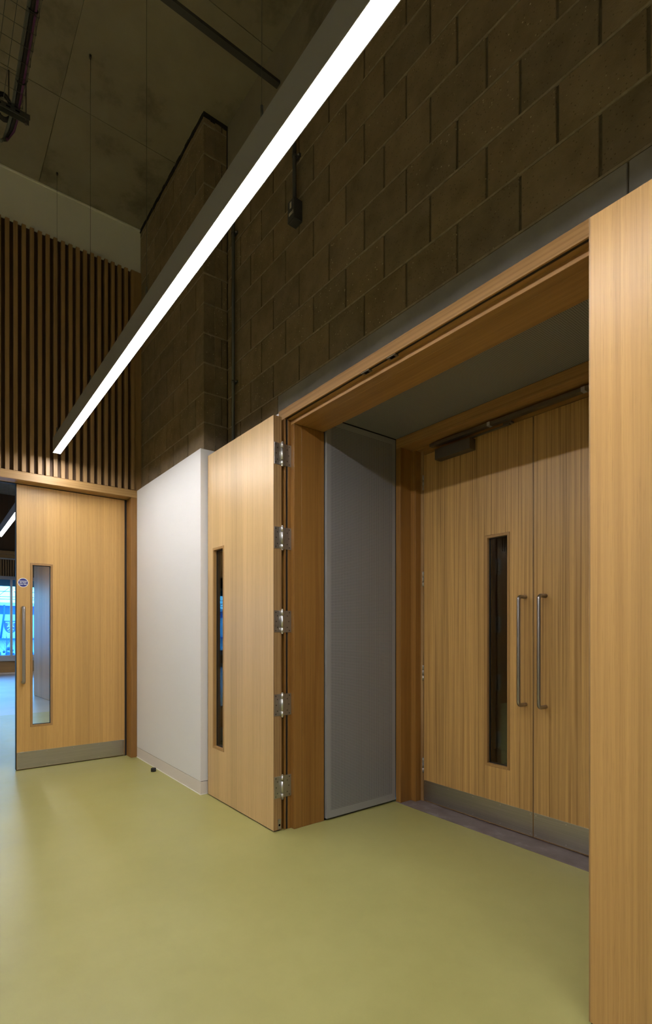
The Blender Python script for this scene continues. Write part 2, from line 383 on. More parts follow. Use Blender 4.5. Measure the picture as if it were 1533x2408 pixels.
# block pier in the corner
PY, PX = 1.64, -3.607
pier = root('wall_pier', (0, PY, 0), 0, 'brown concrete block pier in the corner above the white lining', 'wall', kind='structure')
PB, PZ = 0.2245, 2.775
pf = block_mesh(BL - BP, PB - BP, 0.1)
rl = WY - PY
for k in range(-1, 11):
    z0 = PZ + k * PB; h = PB
    if z0 + h > HC - 0.02: h = HC - 0.02 - z0
    if h < 0.05: continue
    if k % 2 == 0:
        lay(pier, -5.07, PX - 0.0, z0, k, PX - 0.152 - BL * 8, PB, pf if h == PB else block_mesh(BL - BP, h - BP, 0.1), h)
        me = mesh_of('block', box(nb(), -0.1, 0, 0.0, 0.142, -h / 2 + BP / 2, h / 2 - BP / 2, 0.0025), M['block'])
        me2 = mesh_of('block', box(nb(), -0.1, 0, 0.152, rl - 0.004, -h / 2 + BP / 2, h / 2 - BP / 2, 0.0025), M['block'])
        inst('block', me2, pier, (PX, 0, z0 + h / 2))
    else:
        lay(pier, -5.07, PX, z0, k, PX - BL * 8, PB, pf if h == PB else block_mesh(BL - BP, h - BP, 0.1), h)
    inst('block', mesh_of('block', box(nb(), -0.03, 0.0005, 0.09, 0.142 if k % 2 == 0 else rl - 0.004, -h / 2 + BP / 2, h / 2 - BP / 2, 0.0), M['block']), pier, (PX, 0, z0 + h / 2))
bed = nb()
for k in range(0, 11):
    z = PZ + k * PB
    box(bed, -5.07, PX + 0.0006, -0.0006, rl, z - BP / 2, z + BP / 2)
obj('bed_joint', bed, M['mortar'], pier)['kind'] = 'stuff'
obj('backing', box(nb(), -5.07, PX - 0.006, 0.007, rl, 0.0, HC - 0.02), M['perp'], pier)
bm = nb()                                          # ragged dark fire-stopping along the top and down the return
rnd = random.Random(3); x = -5.07
while x < PX:
    l = rnd.uniform(0.03, 0.07); box(bm, x, min(x + l, PX + 0.006), -0.004 - rnd.uniform(0, 0.005), 0.05, HC - 0.022 - rnd.uniform(0, 0.014), HC); x += l
y = 0.0
while y < rl:
    l = rnd.uniform(0.02, 0.04); box(bm, PX - 0.03, PX + 0.004 + rnd.uniform(0, 0.004), y, min(y + l, rl), HC - 0.022 - rnd.uniform(0, 0.014), HC); y += l
box(bm, PX - 0.02, PX + 0.003, rl - 0.009, rl, 4.4, HC)
obj('fire_stopping', bm, M['black'], pier)

# left wall: vertical oak slats over a dark backing, white plaster band above
LX = -5.01
left = root('wall_left', (LX, 0, 0), 0, 'wall of vertical oak slats below an off white plaster band', 'wall', kind='structure')
obj('backing', box(nb(), -0.20, -0.052, -7.1, WY + 0.16, 2.556, HC + 0.1), M['slat_back'], left)
obj('plaster_band', box(nb(), -0.052, -0.046, -7.1, PY, 4.665, HC), M['band'], left, label='off white plaster band under the ceiling')
obj('ceiling_bead', box(nb(), -0.046, -0.030, -7.1, PY, HC - 0.016, HC, 0.003), M['band'], left)
sl = mesh_of('slat', box(nb(), -0.046, 0.0, -0.0155, 0.0155, 2.5575, 4.655, 0.0012), M['slat'])
for k in range(64): inst('slat', sl, left, (random.uniform(-0.0008, 0.0008), 1.553 - 0.0603 * k, random.uniform(-0.002, 0.002)))
obj('corner_board', box(nb(), -0.052, -0.018, 1.5725, PY - 0.001, 2.5575, 4.668), M['slat'], left)
obj('lower_panel', box(nb(), -0.20, 0.0, -7.1, -0.39, 0.0, 2.556), M['oak_z'], left)

# frame of the left door
f1 = root('trim_1', (LX, 0, 0), 0, 'oak frame around the left door, below the slats', 'door frame', kind='structure')
obj('head', box(nb(), -0.20, 0.004, -0.40, 1.592, 2.484, 2.5545, 0.0015), M['oak_y'], f1)
obj('jamb', box(nb(), -0.20, 0.0, 1.534, 1.592, 0.0, 2.4825, 0.0015), M['oak_z'], f1)
obj('jamb', box(nb(), -0.20, 0.0, -0.385, -0.33, 0.0, 2.4825, 0.0015), M['oak_z'], f1)
obj('stop', box(nb(), -0.19, -0.136, 1.5185, 1.534, 0.0, 2.482), M['black'], f1)
obj('stop', box(nb(), -0.19, -0.136, -0.31, 1.534, 2.4795, 2.484), M['black'], f1)

# white linings and skirting
ln = root('wall_lining', (0, 1.59, 0), 0, 'white painted lining panel below the block pier', 'wall', kind='structure')
obj('panel', box(nb(), LX + 0.004, -3.556, 0.0, WY - 1.59 + 0.02, 0.0985, 2.553, 0.0012), M['white'], ln)
obj('panel', box(nb(), -3.556, -2.69, 0.13, WY - 1.59 + 0.02, 0.0985, 2.552), M['white'], ln)
obj('groove', box(nb(), LX + 0.004, -3.562, 0.006, 0.2, 0.09, 0.1), M['black'], ln)
sk = root('baseboard_right', (0, 1.59, 0), 0, 'flush warm grey skirting under the white lining panel', 'baseboard', kind='structure')
obj('skirting', box(nb(), LX + 0.004, -3.556, 0.0, 0.25, 0.0, 0.0945, 0.001), M['skirt'], sk)
obj('skirting', box(nb(), -3.5555, -2.69, 0.13, 0.25, 0.0, 0.0945), M['skirt'], sk)
obj('sealant', box(box(nb(), LX + 0.004, -3.553, -0.004, 0.001, 0.0, 0.005), -3.557, -3.552, -0.004, 0.13, 0.0, 0.005), M['sealant'], sk)
rw = root('wall_lining_far', (0, 1.59, 0), 0, 'white lining behind the foreground oak door', 'wall', kind='structure')
obj('panel', box(nb(), -0.70, 4.2, 0.13, WY - 1.59 + 0.02, 0.0, 2.552), M['white'], rw)

# remaining room walls (out of view, they close the room)
tag(obj('wall_back', box(nb(), -5.25, 4.2, -7.2, -7.1, 0, HC + 0.2), M['room_wall']), 'plain wall closing the room on the side away from the doorway', 'wall', kind='structure')
tag(obj('wall_near', box(nb(), 4.2, 4.3, -7.2, 2.0, 0, HC + 0.2), M['room_wall']), 'plain wall closing the room behind the viewpoint', 'wall', kind='structure')

# ------------------------------------------------------------------ main doorway: frame, linings, lobby
JX, RX = -2.62, -0.762                             # faces of the two jambs
f2 = root('trim_2', (0, 0, 0), 0, 'thick oak frame and lining of the double doorway in the block wall', 'door frame', kind='structure')
FY = 1.714
def jamb(x, s):
    """jamb whose reveal face stands at x; s = +1 opening lies towards +X"""
    bx = lambda bm, a, b, y0, y1, z0, z1, bev=0.0012: box(bm, min(x + s * a, x + s * b), max(x + s * a, x + s * b), y0, y1, z0, z1, bev)
    obj('jamb', bx(bx(nb(), -0.066, 0.0, FY, FY + 0.010, 0, 2.4955), -0.066, 0.0, FY + 0.024, FY + 0.062, 0, 2.4955), M['oak_z'], f2)
    obj('jamb_core', bx(nb(), -0.065, -0.006, FY + 0.004, FY + 0.05, 0, 2.495, 0), M['oak_z'], f2)
    obj('seal', bx(nb(), -0.010, -0.003, FY + 0.0105, FY + 0.0235, 0, 2.4955, 0), M['black'], f2)
    obj('door_stop', bx(nb(), -0.06, 0.032, FY + 0.048, FY + 0.104, 0, 2.468), M['oak_z'], f2)
    obj('lining', bx(nb(), -0.06, 0.0312, FY + 0.1055, 1.993, 0, 2.468), M['oak_z'], f2)
jamb(JX, 1); jamb(RX, -1)
XH0, XH1 = JX - 0.0665, RX + 0.0665
obj('head', box(box(nb(), XH0, XH1, FY, FY + 0.010, 2.4965, 2.5575, 0.0012), XH0, XH1, FY + 0.024, FY + 0.062, 2.4965, 2.5575), M['oak_x'], f2)
obj('head_core', box(nb(), XH0 + .001, XH1 - .001, FY + 0.004, FY + 0.05, 2.502, 2.557), M['oak_x'], f2)
obj('seal', box(nb(), JX, RX, FY + 0.0105, FY + 0.0235, 2.499, 2.506), M['black'], f2)
obj('head_stop', box(nb(), JX - 0.02, RX + 0.02, FY + 0.048, FY + 0.104, 2.469, 2.54, 0.0012), M['oak_x'], f2)
obj('head_lining', box(nb(), JX - 0.02, RX + 0.02, FY + 0.1055, 1.993, 2.4698, 2.54, 0.0012), M['oak_x'], f2)
for xk in (-1.90, -1.72):                          # two latch keeps let into the head beside the seal
    kp = obj('latch_keep', box(nb(), xk - 0.028, xk + 0.028, FY + 0.004, FY + 0.030, 2.492, 2.4985, 0.001), M['bronze'], f2, label='small metal latch keep in the frame head')
    obj('keep_slot', box(nb(), xk - 0.014, xk + 0.014, FY + 0.010, FY + 0.024, 2.4912, 2.4925), M['void'], kp)

LBX = -0.79                                        # lobby side panel faces at JX+0.05 and LBX
GX = -2.572
pn = root('perforated_panel', (GX, 2.0, 0), 0, 'tall grey perforated metal panel lining the left side of the doorway recess', 'panel', 'perforated lining panels')
obj('sheet', box(nb(), -0.002, 0.0, 0.033, 0.586, 0.062, 2.523), M['perf_wall'], pn)
bm = nb()
for a in ((0.004, 0.0335, 0.014, 2.556), (0.5855, 0.617, 0.014, 2.556), (0.0335, 0.5855, 0.014, 0.0625), (0.0335, 0.5855, 2.5225, 2.556)):
    box(bm, -0.0022, 0.0002, a[0], a[1], a[2], a[3])
obj('margin', bm, M['sheet'], pn)
obj('return_edge', box(nb(), -0.03, 0.0002, 0.002, 0.0042, 0.014, 2.556), M['sheet'], pn)
obj('backing', box(nb(), -0.06, -0.025, 0.0, 0.618, 0.001, 2.57), M['void'], pn)
pc = root('perforated_ceiling', (0, 2.0, 2.562), 0, 'grey perforated metal ceiling sheet over the doorway recess', 'panel', 'perforated lining panels')
obj('sheet', box(nb(), GX + 0.004, RX + 0.03, -0.003, 0.622, 0.0, 0.0015), M['perf_ceiling'], pc)
obj('backing', box(nb(), GX - 0.05, RX + 0.05, -0.01, 0.63, 0.03, 0.06), M['void'], pc)
# inner frame
f3 = root('trim_3', (0, 0, 0), 0, 'stepped oak frame around the closed lobby doors', 'door frame', kind='structure')
IL, IR = -2.524, -0.81
def ijamb(x, s):
    bx = lambda bm, a, b, y0, y1, z0, z1, bev=0.0012: box(bm, min(x + s * a, x + s * b), max(x + s * a, x + s * b), y0, y1, z0, z1, bev)
    obj('jamb', bx(nb(), -0.046, 0.0, 2.620, 2.735, 0, 2.492), M['oak_z'], f3)
    obj('jamb', bx(nb(), -0.046, 0.045, 2.722, 2.79, 0, 2.48), M['oak_z'], f3)
    obj('hinge_jamb', bx(nb(), -0.046, 0.0685, 2.778, 2.83, 0, 2.478), M['oak_lip'], f3)
ijamb(IL, 1); ijamb(IR, -1)
obj('head', box(nb(), IL - 0.046, IR + 0.046, 2.620, 2.735, 2.4925, 2.5605, 0.0012), M['oak_x'], f3)
obj('head', box(nb(), IL - 0.046, IR + 0.046, 2.735, 2.79, 2.4805, 2.556, 0.0012), M['oak_x'], f3)
obj('head', box(nb(), IL - 0.046, IR + 0.046, 2.786, 2.83, 2.456, 2.54, 0.0012), M['oak_x'], f3)
th = tag(obj('trim_4', box(nb(), IL - 0.04, IR + 0.04, 2.612, 2.86, -0.06, 0.003, 0.001), M['threshold']), 'scuffed dark metal threshold strip under the lobby doors', 'threshold', kind='structure')
# recess shell and unlit room behind
rs = root('wall_recess', (0, 0, 0), 0, 'unlit walls behind the lobby doors', 'wall', kind='structure')
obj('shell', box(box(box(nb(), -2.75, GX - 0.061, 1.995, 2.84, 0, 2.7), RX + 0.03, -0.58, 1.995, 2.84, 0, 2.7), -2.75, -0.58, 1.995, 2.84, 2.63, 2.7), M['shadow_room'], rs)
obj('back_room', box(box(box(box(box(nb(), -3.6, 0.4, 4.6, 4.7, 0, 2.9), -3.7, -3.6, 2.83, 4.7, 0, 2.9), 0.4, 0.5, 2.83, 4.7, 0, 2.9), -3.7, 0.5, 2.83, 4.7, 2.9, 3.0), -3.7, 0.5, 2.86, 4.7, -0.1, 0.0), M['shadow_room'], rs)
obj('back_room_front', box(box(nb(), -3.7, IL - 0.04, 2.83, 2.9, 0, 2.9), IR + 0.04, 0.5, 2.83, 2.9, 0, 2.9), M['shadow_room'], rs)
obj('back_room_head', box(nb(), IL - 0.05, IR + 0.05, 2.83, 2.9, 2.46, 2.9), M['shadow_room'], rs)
obj('right_lining', box(nb(), RX + 0.001, RX + 0.03, 1.995, 2.84, 0, 2.562), M['sheet'], rs)

# ------------------------------------------------------------------ doors
def door_leaf(name, loc, rz, W, T, H, label, mat, vx0, vx1, vz0=0.36, vz1=1.806, lip=True, kind='structure', flip=False):
    """local frame: x along the leaf, front face at y = 0 looking along -y"""
    r = root(name, loc, rz, label, 'door', None, kind)
    z0 = 0.008
    e = 0.0045
    bm = nb()
    for b in ((e, vx0, z0, H), (vx1, W - e, z0, H), (vx0, vx1, z0, vz0), (vx0, vx1, vz1, H)):
        box(bm, b[0], b[1], 0, T, b[2], b[3])
    bmesh.ops.remove_doubles(bm, verts=bm.verts[:], dist=1e-5)
    obj('leaf', bm, mat, r)
    if lip:
        obj('lipping', box(nb(), 0, e, 0.0002, T, z0, H), M['oak_lip'], r)
        obj('lipping', box(nb(), W - e, W, 0.0002, T, z0, H), M['oak_lip'], r)
    if vx1 - vx0 > 0.02:
        b = 0.017; bm = nb(); pr = -0.0015
        g = 0.0016
        for q in ((vx0 + g, vx0 + b, vz0 + g, vz1 - g), (vx1 - b, vx1 - g, vz0 + g, vz1 - g), (vx0 + b, vx1 - b, vz0 + g, vz0 + b), (vx0 + b, vx1 - b, vz1 - b, vz1 - g)):
            box(bm, q[0], q[1], pr, T + 0.0015, q[2], q[3])
        vf = obj('vision_frame', bm, M['bead'], r, label='slim oak bead around the vision panel')
        gk = nb()
        gy = T * 0.5; s = 0.004
        for q in ((vx0 + b, vx0 + b + s, vz0 + b, vz1 - b), (vx1 - b - s, vx1 - b, vz0 + b, vz1 - b), (vx0 + b, vx1 - b, vz0 + b, vz0 + b + s), (vx0 + b, vx1 - b, vz1 - b - s, vz1 - b)):
            box(gk, q[0], q[1], gy - 0.006, gy + 0.006, q[2], q[3])
        obj('gasket', gk, M['black'], vf)
        obj('glass', box(nb(), vx0 + b + .001, vx1 - b - .001, gy - 0.003, gy + 0.003, vz0 + b + .001, vz1 - b - .001), M['glass'], r, label='narrow glass vision panel')
    return r
def pull(r, x, z0, z1, so=0.075, rad=0.0105):
    pts = [(x, -0.001, z0)]; rb = 0.022
    for k in range(7):
        a = math.pi / 2 * k / 6; pts.append((x, -so + rb - rb * math.sin(a), z0 + rb - rb * math.cos(a)))
    for k in range(7):
        a = math.pi / 2 * k / 6; pts.append((x, -so + rb - rb * math.cos(a), z1 - rb + rb * math.sin(a)))
    pts.append((x, -0.001, z1))
    obj('handle', tube(nb(), pts, rad, 14), M['handle'], r, label='long D shaped satin steel pull handle')
def kick(r, x0, x1, z0, z1, lab='satin steel kick plate'):
    k = obj('kick_plate', box(nb(), x0, x1, -0.0016, 0.0004, z0, z1, 0.0004), M['kick'], r, label=lab)
    s = nb(); n = max(2, round((x1 - x0) / 0.2) + 1)
    for i in range(n):
        xx = x0 + 0.014 + (x1 - x0 - 0.028) * i / (n - 1)
        for zz in (z0 + 0.014, z1 - 0.014): cyl(s, (xx, -0.0024, zz), (xx, -0.001, zz), 0.0032, 8)
    obj('screws', s, M['hinge_pin'], k)

# left door
d1 = door_leaf('door_1', (-5.14, 0.606, 0), math.pi / 2, 0.910, 0.055, 2.4765, 'pale oak door with blue round sign beside the white lining panel', M['veneer_gold'], 0.108, 0.284, 0.367, 1.805, lip=False)
obj('edge_seal', box(nb(), -0.001, 0.0045, 0.001, 0.055, 0.006, 2.476), M['black'], d1)
obj('lipping', box(nb(), 0.9055, 0.910, 0.0002, 0.055, 0.008, 2.4765), M['oak_lip'], d1)
obj('drop_seal', box(nb(), 0.004, 0.90, 0.012, 0.045, 0.001, 0.009), M['black'], d1)
pull(d1, 0.050, 0.762, 1.412, 0.072, 0.0125)
kick(d1, 0.006, 0.904, 0.010, 0.157)
sg = obj('sign', cyl(nb(), (0.053, 0.0, 1.628), (0.053, -0.0012, 1.628), 0.0405, 48), M['sign_white'], d1, label='round blue fire door sign with white lettering')
obj('sign_face', cyl(nb(), (0.053, -0.001, 1.628), (0.053, -0.0018, 1.628), 0.0358, 48), M['blue'], sg)
for i, tx in enumerate(('Automatic', 'fire door', 'keep clear')):
    text_mesh(tx, 0.0150, lambda x, y, z, i=i: (0.053 + x * 0.94, -0.0020 - z, 1.628 + 0.0135 - 0.0135 * i + y), 'lettering', M['sign_white'], sg, 0.0002, 0.0003)

# open leaf folded back against the wall at the left of the doorway
d2 = door_leaf('door_2', (-3.532, 1.637, 0), 0, 0.912, 0.055, 2.4985, 'oak door leaf folded back beside the white lining panel, five hinges on its edge', M['veneer_pale'], 0.082, 0.262)
obj('drop_seal', box(nb(), 0.004, 0.905, 0.006, 0.048, 0.001, 0.009), M['black'], d2)
fb = obj('flush_bolt', box(nb(), 0.9115, 0.9135, 0.030, 0.050, 0.012, 0.072, 0.002), M['hinge'], d2, label='small steel plate with keyhole at the foot of the edge')
obj('keyhole', cyl(nb(), (0.9130, 0.040, 0.036), (0.9142, 0.040, 0.036), 0.007, 12), M['void'], fb)
def parliament_hinge(r, x, y0, y1, y2, zc):
    """x = face carrying both plates; plates y0..y1 and y1..y2"""
    h = 0.0655
    hg = obj('hinge', box(box(nb(), x, x + 0.0028, y0, y1 - 0.001, zc - h, zc + h, 0.0006), x, x + 0.0028, y1 + 0.001, y2, zc - h, zc + h, 0.0006), M['hinge'], r, label='broad steel hinge plates with round pin')
    k = nb()
    for a, b in ((-0.068, -0.038), (-0.0355, 0.0355), (0.038, 0.068)): cyl(k, (x + 0.010, y1, zc + a), (x + 0.010, y1, zc + b), 0.0085, 14)
    cyl(k, (x + 0.010, y1, zc + 0.068), (x + 0.010, y1, zc + 0.075), 0.0085, 14, 0.005)
    cyl(k, (x + 0.010, y1, zc - 0.075), (x + 0.010, y1, zc - 0.068), 0.005, 14, 0.0085)
    obj('knuckle', k, M['hinge_pin'], hg)
    s = nb()
    for sgn, ya, yb in ((1, y0, y1), (-1, y2, y1)):
        wd = abs(yb - ya)
        for fy, fz in ((0.2, 0.054), (0.42, 0.034), (0.26, 0.0), (0.42, -0.036), (0.2, -0.054)):
            yy = ya + sgn * wd * fy
            cyl(s, (x + 0.002, yy, zc + fz), (x + 0.0036, yy, zc + fz), 0.0042, 10)
    obj('screws', s, M['screw'], hg)
for zc in (2.273, 1.767, 1.263, 0.760, 0.265): parliament_hinge(d2, 0.912, 0.003, 0.055, 0.124, zc)

# matching leaf on the right, close to the viewpoint
d3 = door_leaf('door_3', (-0.750, 1.600, 0), 0, 0.912, 0.055, 2.466, 'pale oak door leaf in the foreground at the right edge of the view', M['veneer'], 0.650, 0.830)
obj('drop_seal', box(nb(), 0.004, 0.905, 0.006, 0.048, 0.001, 0.009), M['black'], d3)
# closed lobby doors
LY = 2.779
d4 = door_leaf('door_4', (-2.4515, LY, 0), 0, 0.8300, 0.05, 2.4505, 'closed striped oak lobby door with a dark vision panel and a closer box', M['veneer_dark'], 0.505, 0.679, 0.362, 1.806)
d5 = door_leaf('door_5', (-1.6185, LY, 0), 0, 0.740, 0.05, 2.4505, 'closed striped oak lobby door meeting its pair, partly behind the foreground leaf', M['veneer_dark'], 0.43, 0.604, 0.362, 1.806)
kick(d4, 0.002, 0.828, 0.012, 0.153); kick(d5, 0.002, 0.738, 0.012, 0.153)
pull(d4, 0.7835, 0.775, 1.405); pull(d5, 0.0755, 0.775, 1.405)
for zc in (2.255, 1.574, 0.911, 0.257):
    k = nb(); cyl(k, (-0.003, -0.004, zc - 0.052), (-0.003, -0.004, zc - 0.02), 0.0065); cyl(k, (-0.003, -0.004, zc - 0.018), (-0.003, -0.004, zc + 0.018), 0.0065); cyl(k, (-0.003, -0.004, zc + 0.02), (-0.003, -0.004, zc + 0.052), 0.0065)
    obj('hinge', k, M['hinge'], d4, label='narrow steel hinge knuckle')
# closer box on the lobby door and the slide rail above both doors
cl = obj('closer', box(nb(), 0.150, 0.430, -0.062, -0.0005, 2.365, 2.436, 0.0015), M['bronze'], d4, label='rectangular dark metal door closer box')
obj('closer_cap', box(nb(), 0.4302, 0.434, -0.0615, -0.001, 2.3655, 2.4355), M['bronze'], cl)
obj('closer_arm', box(box(nb(), 0.26, 0.70, -0.040, -0.022, 2.438, 2.444), 0.66, 0.715, -0.043, -0.012, 2.4445, 2.456), M['bronze'], cl)
ra = root('slide_rail', (0, 2.735, 2.4575), 0, 'dark metal closer rail running along the head above both lobby doors', 'door rail')
bm = nb(); box(bm, -2.335, -1.872, -0.033, 0, 0.0, 0.022, 0.0008); box(bm, -1.868, -1.300, -0.033, 0, 0.0, 0.022, 0.0008); box(bm, -1.296, IR - 0.02, -0.033, 0, 0, 0.022, 0.0008)
obj('track', bm, M['bronze'], ra)
for xx in (-1.870, -1.298): obj('rail_end', box(nb(), xx - 0.010, xx + 0.010, -0.0345, 0.0, -0.0012, 0.0232), M['alu'], ra)

# door stop on the floor
ds = root('floor_stop', (-4.408, 1.540, 0), 0, 'small black rubber floor stop near the grey skirting', 'door stop')
obj('rubber_body', cyl(nb(), (0, 0, 0.0), (0, 0, 0.026), 0.0215, 28), M['black'], ds)
obj('cap', cyl(nb(), (0, 0, 0.026), (0, 0, 0.0295), 0.0205, 28, 0.017), M['black'], ds)

# ------------------------------------------------------------------ pendants
def pendant(name, x0, x1, y, z, wd, label, wires, smat, n0=1.15):
    r = root(name, (x0, y, z), 0, label, 'pendant light')
    L = x1 - x0
    bm = nb(); t = 0.0025; h = 0.118
    box(bm, 0, L, -wd / 2 - t, -wd / 2, -0.001, h); box(bm, 0, L, wd / 2, wd / 2 + t, -0.001, h)
    box(bm, 0, L, -wd / 2 - t, wd / 2 + t, h, h + t); box(bm, -t, 0, -wd / 2 - t, wd / 2 + t, -0.001, h + t); box(bm, L, L + t, -wd / 2 - t, wd / 2 + t, -0.001, h + t)
    obj('housing', bm, M['lamp_case'], r, label='slim grey metal housing')
    obj('diffuser', box(nb(), 0.0005, L - 0.0005, -wd / 2 + 0.0003, wd / 2 - 0.0003, 0.0, 0.008), smat, r, label='glowing white diffuser strip')
    top = HC - z - 0.001
    for x in wires:
        wr = obj('suspension_wire', cyl(cyl(nb(), (x, 0, 0.21), (x, 0, top), 0.0011, 6), (x, 0, 0.17), (x - 0.010, -0.010, h), 0.0009, 6), M['wire'], r)
        obj('gripper', cyl(cyl(nb(), (x, 0, 0.172), (x, 0, 0.212), 0.0052, 10), (x, 0, 0.158), (x, 0, 0.172), 0.003, 10, 0.0052), M['galv'], wr)
        obj('anchor', cyl(nb(), (x, 0, top - 0.022), (x, 0, top), 0.008, 10), M['wire'], wr)
    return r
pendant('pendant_light', -4.862, 1.90, 0.872, 2.722, 0.0555, 'long lit linear pendant hung on wires in front of the block wall', [0.012 + 1.127 * k for k in range(6)], M['strip'])
for k, py in enumerate((-2.65, -5.2)):  # unseen rows added to brighten the doors and white lining
    pendant('pendant_light.%03d' % (k + 2), -4.862, 1.90, py, 2.722, 0.0555, 'added linear fill pendant of the %s row away from the doorway, out of view' % ('second', 'third')[k], [0.012 + 1.127 * q for q in range(6)], M['fill_strip'])
for k, py in enumerate((-2.65, -5.2)):  # unseen hall rows added to light the far wall and slats
    pendant('pendant_light.%03d' % (k + 4), -15.6, -5.5, py, 2.722, 0.0555, 'added linear fill pendant of the %s row in the hall, out of view' % ('second', 'third')[k], [0.05 + 2.0 * q for q in range(6)], M['hall_fill_strip'])
pendant('pendant_light.006', -16.2, -10.6, 2.55, 2.722, 0.0555, 'added linear fill pendant near the far window in the hall, out of view', [0.05, 2.7, 5.4], M['hall_fill_strip'])  # unseen lamp added to brighten the far end of the hall
pendant('pendant_light.001', -9.66, -5.50, 0.912, 2.722, 0.0555, 'short lit linear pendant seen through the gap left of the oak door', [0.05, 1.2, 2.35, 3.5], M['hall_strip'])

# ------------------------------------------------------------------ services on the wall and ceiling
c1 = root('conduit', (-3.461, 1.808, 2.553), 0, 'thin galvanised conduit in the corner beside the block pier', 'conduit', 'conduits on the block wall')
obj('pipe', tube(nb(), [(0, 0, 0), (0, 0, 1.88), (0, 0.006, 1.92), (0, 0.03, 1.95)], 0.0122, 12), M['galv'], c1)
for z in (0.515, 1.63):
    sd = obj('saddle', box(cyl(nb(), (0, 0, z - 0.009), (0, 0, z + 0.009), 0.0150, 14), -0.03, 0.03, 0.0135, 0.0265, z - 0.008, z + 0.008, 0.001), M['galv'], c1)
    obj('screws', cyl(nb(), (0.022, 0.009, z), (0.022, 0.0135, z), 0.004, 8), M['hinge_pin'], sd)
c2 = root('conduit.001', (-2.648, 1.806, 3.865), 0, 'dark conduit dropping to the junction box on the block wall', 'conduit', 'conduits on the block wall')
obj('pipe', tube(nb(), [(0, 0, 0), (0, 0, 0.585), (0, 0.006, 0.61), (0, 0.028, 0.635)], 0.0125, 12), M['dark_pipe'], c2)
sd = obj('saddle', box(cyl(nb(), (0, 0, 0.288), (0, 0, 0.304), 0.0152, 14), -0.032, 0.032, 0.015, 0.0285, 0.286, 0.306, 0.001), M['dark_pipe'], c2)
obj('screws', cyl(nb(), (0.024, 0.010, 0.296), (0.024, 0.0155, 0.296), 0.0045, 8), M['hinge_pin'], sd)
jb = root('junction_box', (-2.636, 1.802, 3.80), 0, 'dark grey electrical box at the foot of the short wall conduit', 'electrical box')
obj('body', box(nb(), -0.038, 0.036, -0.026, 0.0325, -0.068, 0.0645, 0.004), M['dark_pipe'], jb)
cv = obj('cover', box(nb(), -0.036, 0.034, -0.031, -0.0262, -0.066, 0.0625, 0.001), M['dark_pipe'], jb)
for q in ((-0.012, 0.006, 0.012, 0.05), (-0.022, 0.012, -0.03, -0.012), (0.018, 0.024, -0.032, -0.01)): obj('marking', box(nb(), q[0], q[1], -0.0316, -0.0308, q[2], q[3]), M['label'], cv, label='pale printed mark on the cover')

ch = root('ceiling_channel', (-2.865, 0, 4.79), 0, 'dark metal channel crossing under the concrete ceiling to the block wall', 'cable channel')
obj('channel', box(box(box(nb(), -0.021, 0.021, -2.2, 1.826, 0.0, 0.002), -0.021, -0.019, -2.2, 1.826, 0.002, 0.021), 0.019, 0.021, -2.2, 1.826, 0.002, 0.021), M['dark_pipe'], ch)
for y in (-1.6, -0.2, 1.0):
    obj('rod', cyl(nb(), (0, y, 0.002), (0, y, HC - 4.791), 0.004, 8), M['wire'], ch)

tr = root('cable_tray', (-3.74, 0.47, 4.475), 0, 'wire basket cable tray hung from the ceiling at the top left', 'cable tray')
lwm = mesh_of('long_wire', cyl(nb(), (0, 0, 0), (5, 0, 0), 0.0016, 6), M['galv'])
for y, z in [(-0.05 * k, 0) for k in range(7)] + [(0, 0.05), (-0.30, 0.05)]: inst('long_wire', lwm, tr, (0, y, z))
cwm = mesh_of('cross_wire', tube(nb(), [(0, -0.303, 0.05), (0, -0.303, -0.003), (0, 0.003, -0.003), (0, 0.003, 0.05)], 0.0016, 6), M['galv'])
for k in range(50): inst('cross_wire', cwm, tr, (0.035 + 0.1 * k, 0, 0))
br = obj('bracket', box(box(box(nb(), -0.022, 0.022, -0.36, 0.045, -0.009, -0.006, 0.0008), -0.022, -0.0195, -0.36, 0.045, -0.04, -0.006), 0.0195, 0.022, -0.36, 0.045, -0.04, -0.006), M['galv'], tr)
for q in (-0.035, -0.085, -0.135): obj('slot', box(nb(), 0.0221, 0.0226, q, q + 0.023, -0.028, -0.018), M['void'], br)
for y in (0.025, -0.335): obj('rod', cyl(cyl(nb(), (0, y, -0.05), (0, y, HC - 4.476), 0.004, 8), (0, y, -0.058), (0, y, -0.041), 0.009, 6), M['wire'], tr)
obj('rod', cyl(nb(), (1.6, 0.01, -0.01), (1.6, 0.01, HC - 4.476), 0.004, 8), M['wire'], tr)
cb_specs = [('grey cable lying along the edge of the basket tray', M['grey_cable'], -0.024, 0.009, 0.012), ('black cable in the middle of the tray bundle', M['black'], -0.006, 0.010, 0.012), ('purple cable on the outer side of the tray bundle', M['purple'], 0.010, 0.006, 0.009)]
for i, (lab, mt, y, r_, z) in enumerate(cb_specs):
    cbx = root('cable' if i == 0 else 'cable.%03d' % i, (-3.74, 0.452 + y - 0.006, 4.475 + z), 0, lab, 'cable', 'cables in the basket tray')
    pts = [(5.0, 0, 0), (2.5, 0.003, 0), (1.0, -0.002, 0), (0.3, 0, 0), (0.03, 0, 0.0), (-0.06, 0.0, -0.012), (-0.12, -0.012, -0.05), (-0.15, -0.03 - 0.01 * i, -0.11), (-0.13, -0.05, -0.15 + 0.02 * i)]
    obj('sheath', tube(nb(), pts, r_, 8), mt, cbx)
    if i == 1:
        for k in range(4): obj('cable_tie', tube(nb(), [(0.2 + 0.45 * k, 0.024 * math.cos(a), 0.018 * math.sin(a)) for a in [2 * math.pi * q / 12 for q in range(13)]], 0.0035, 6), M['black'], cbx)
co = root('cable_coil', (-4.17, 0.448, HC), 0, 'coil of black cable hanging from the ceiling behind the tray', 'cable')
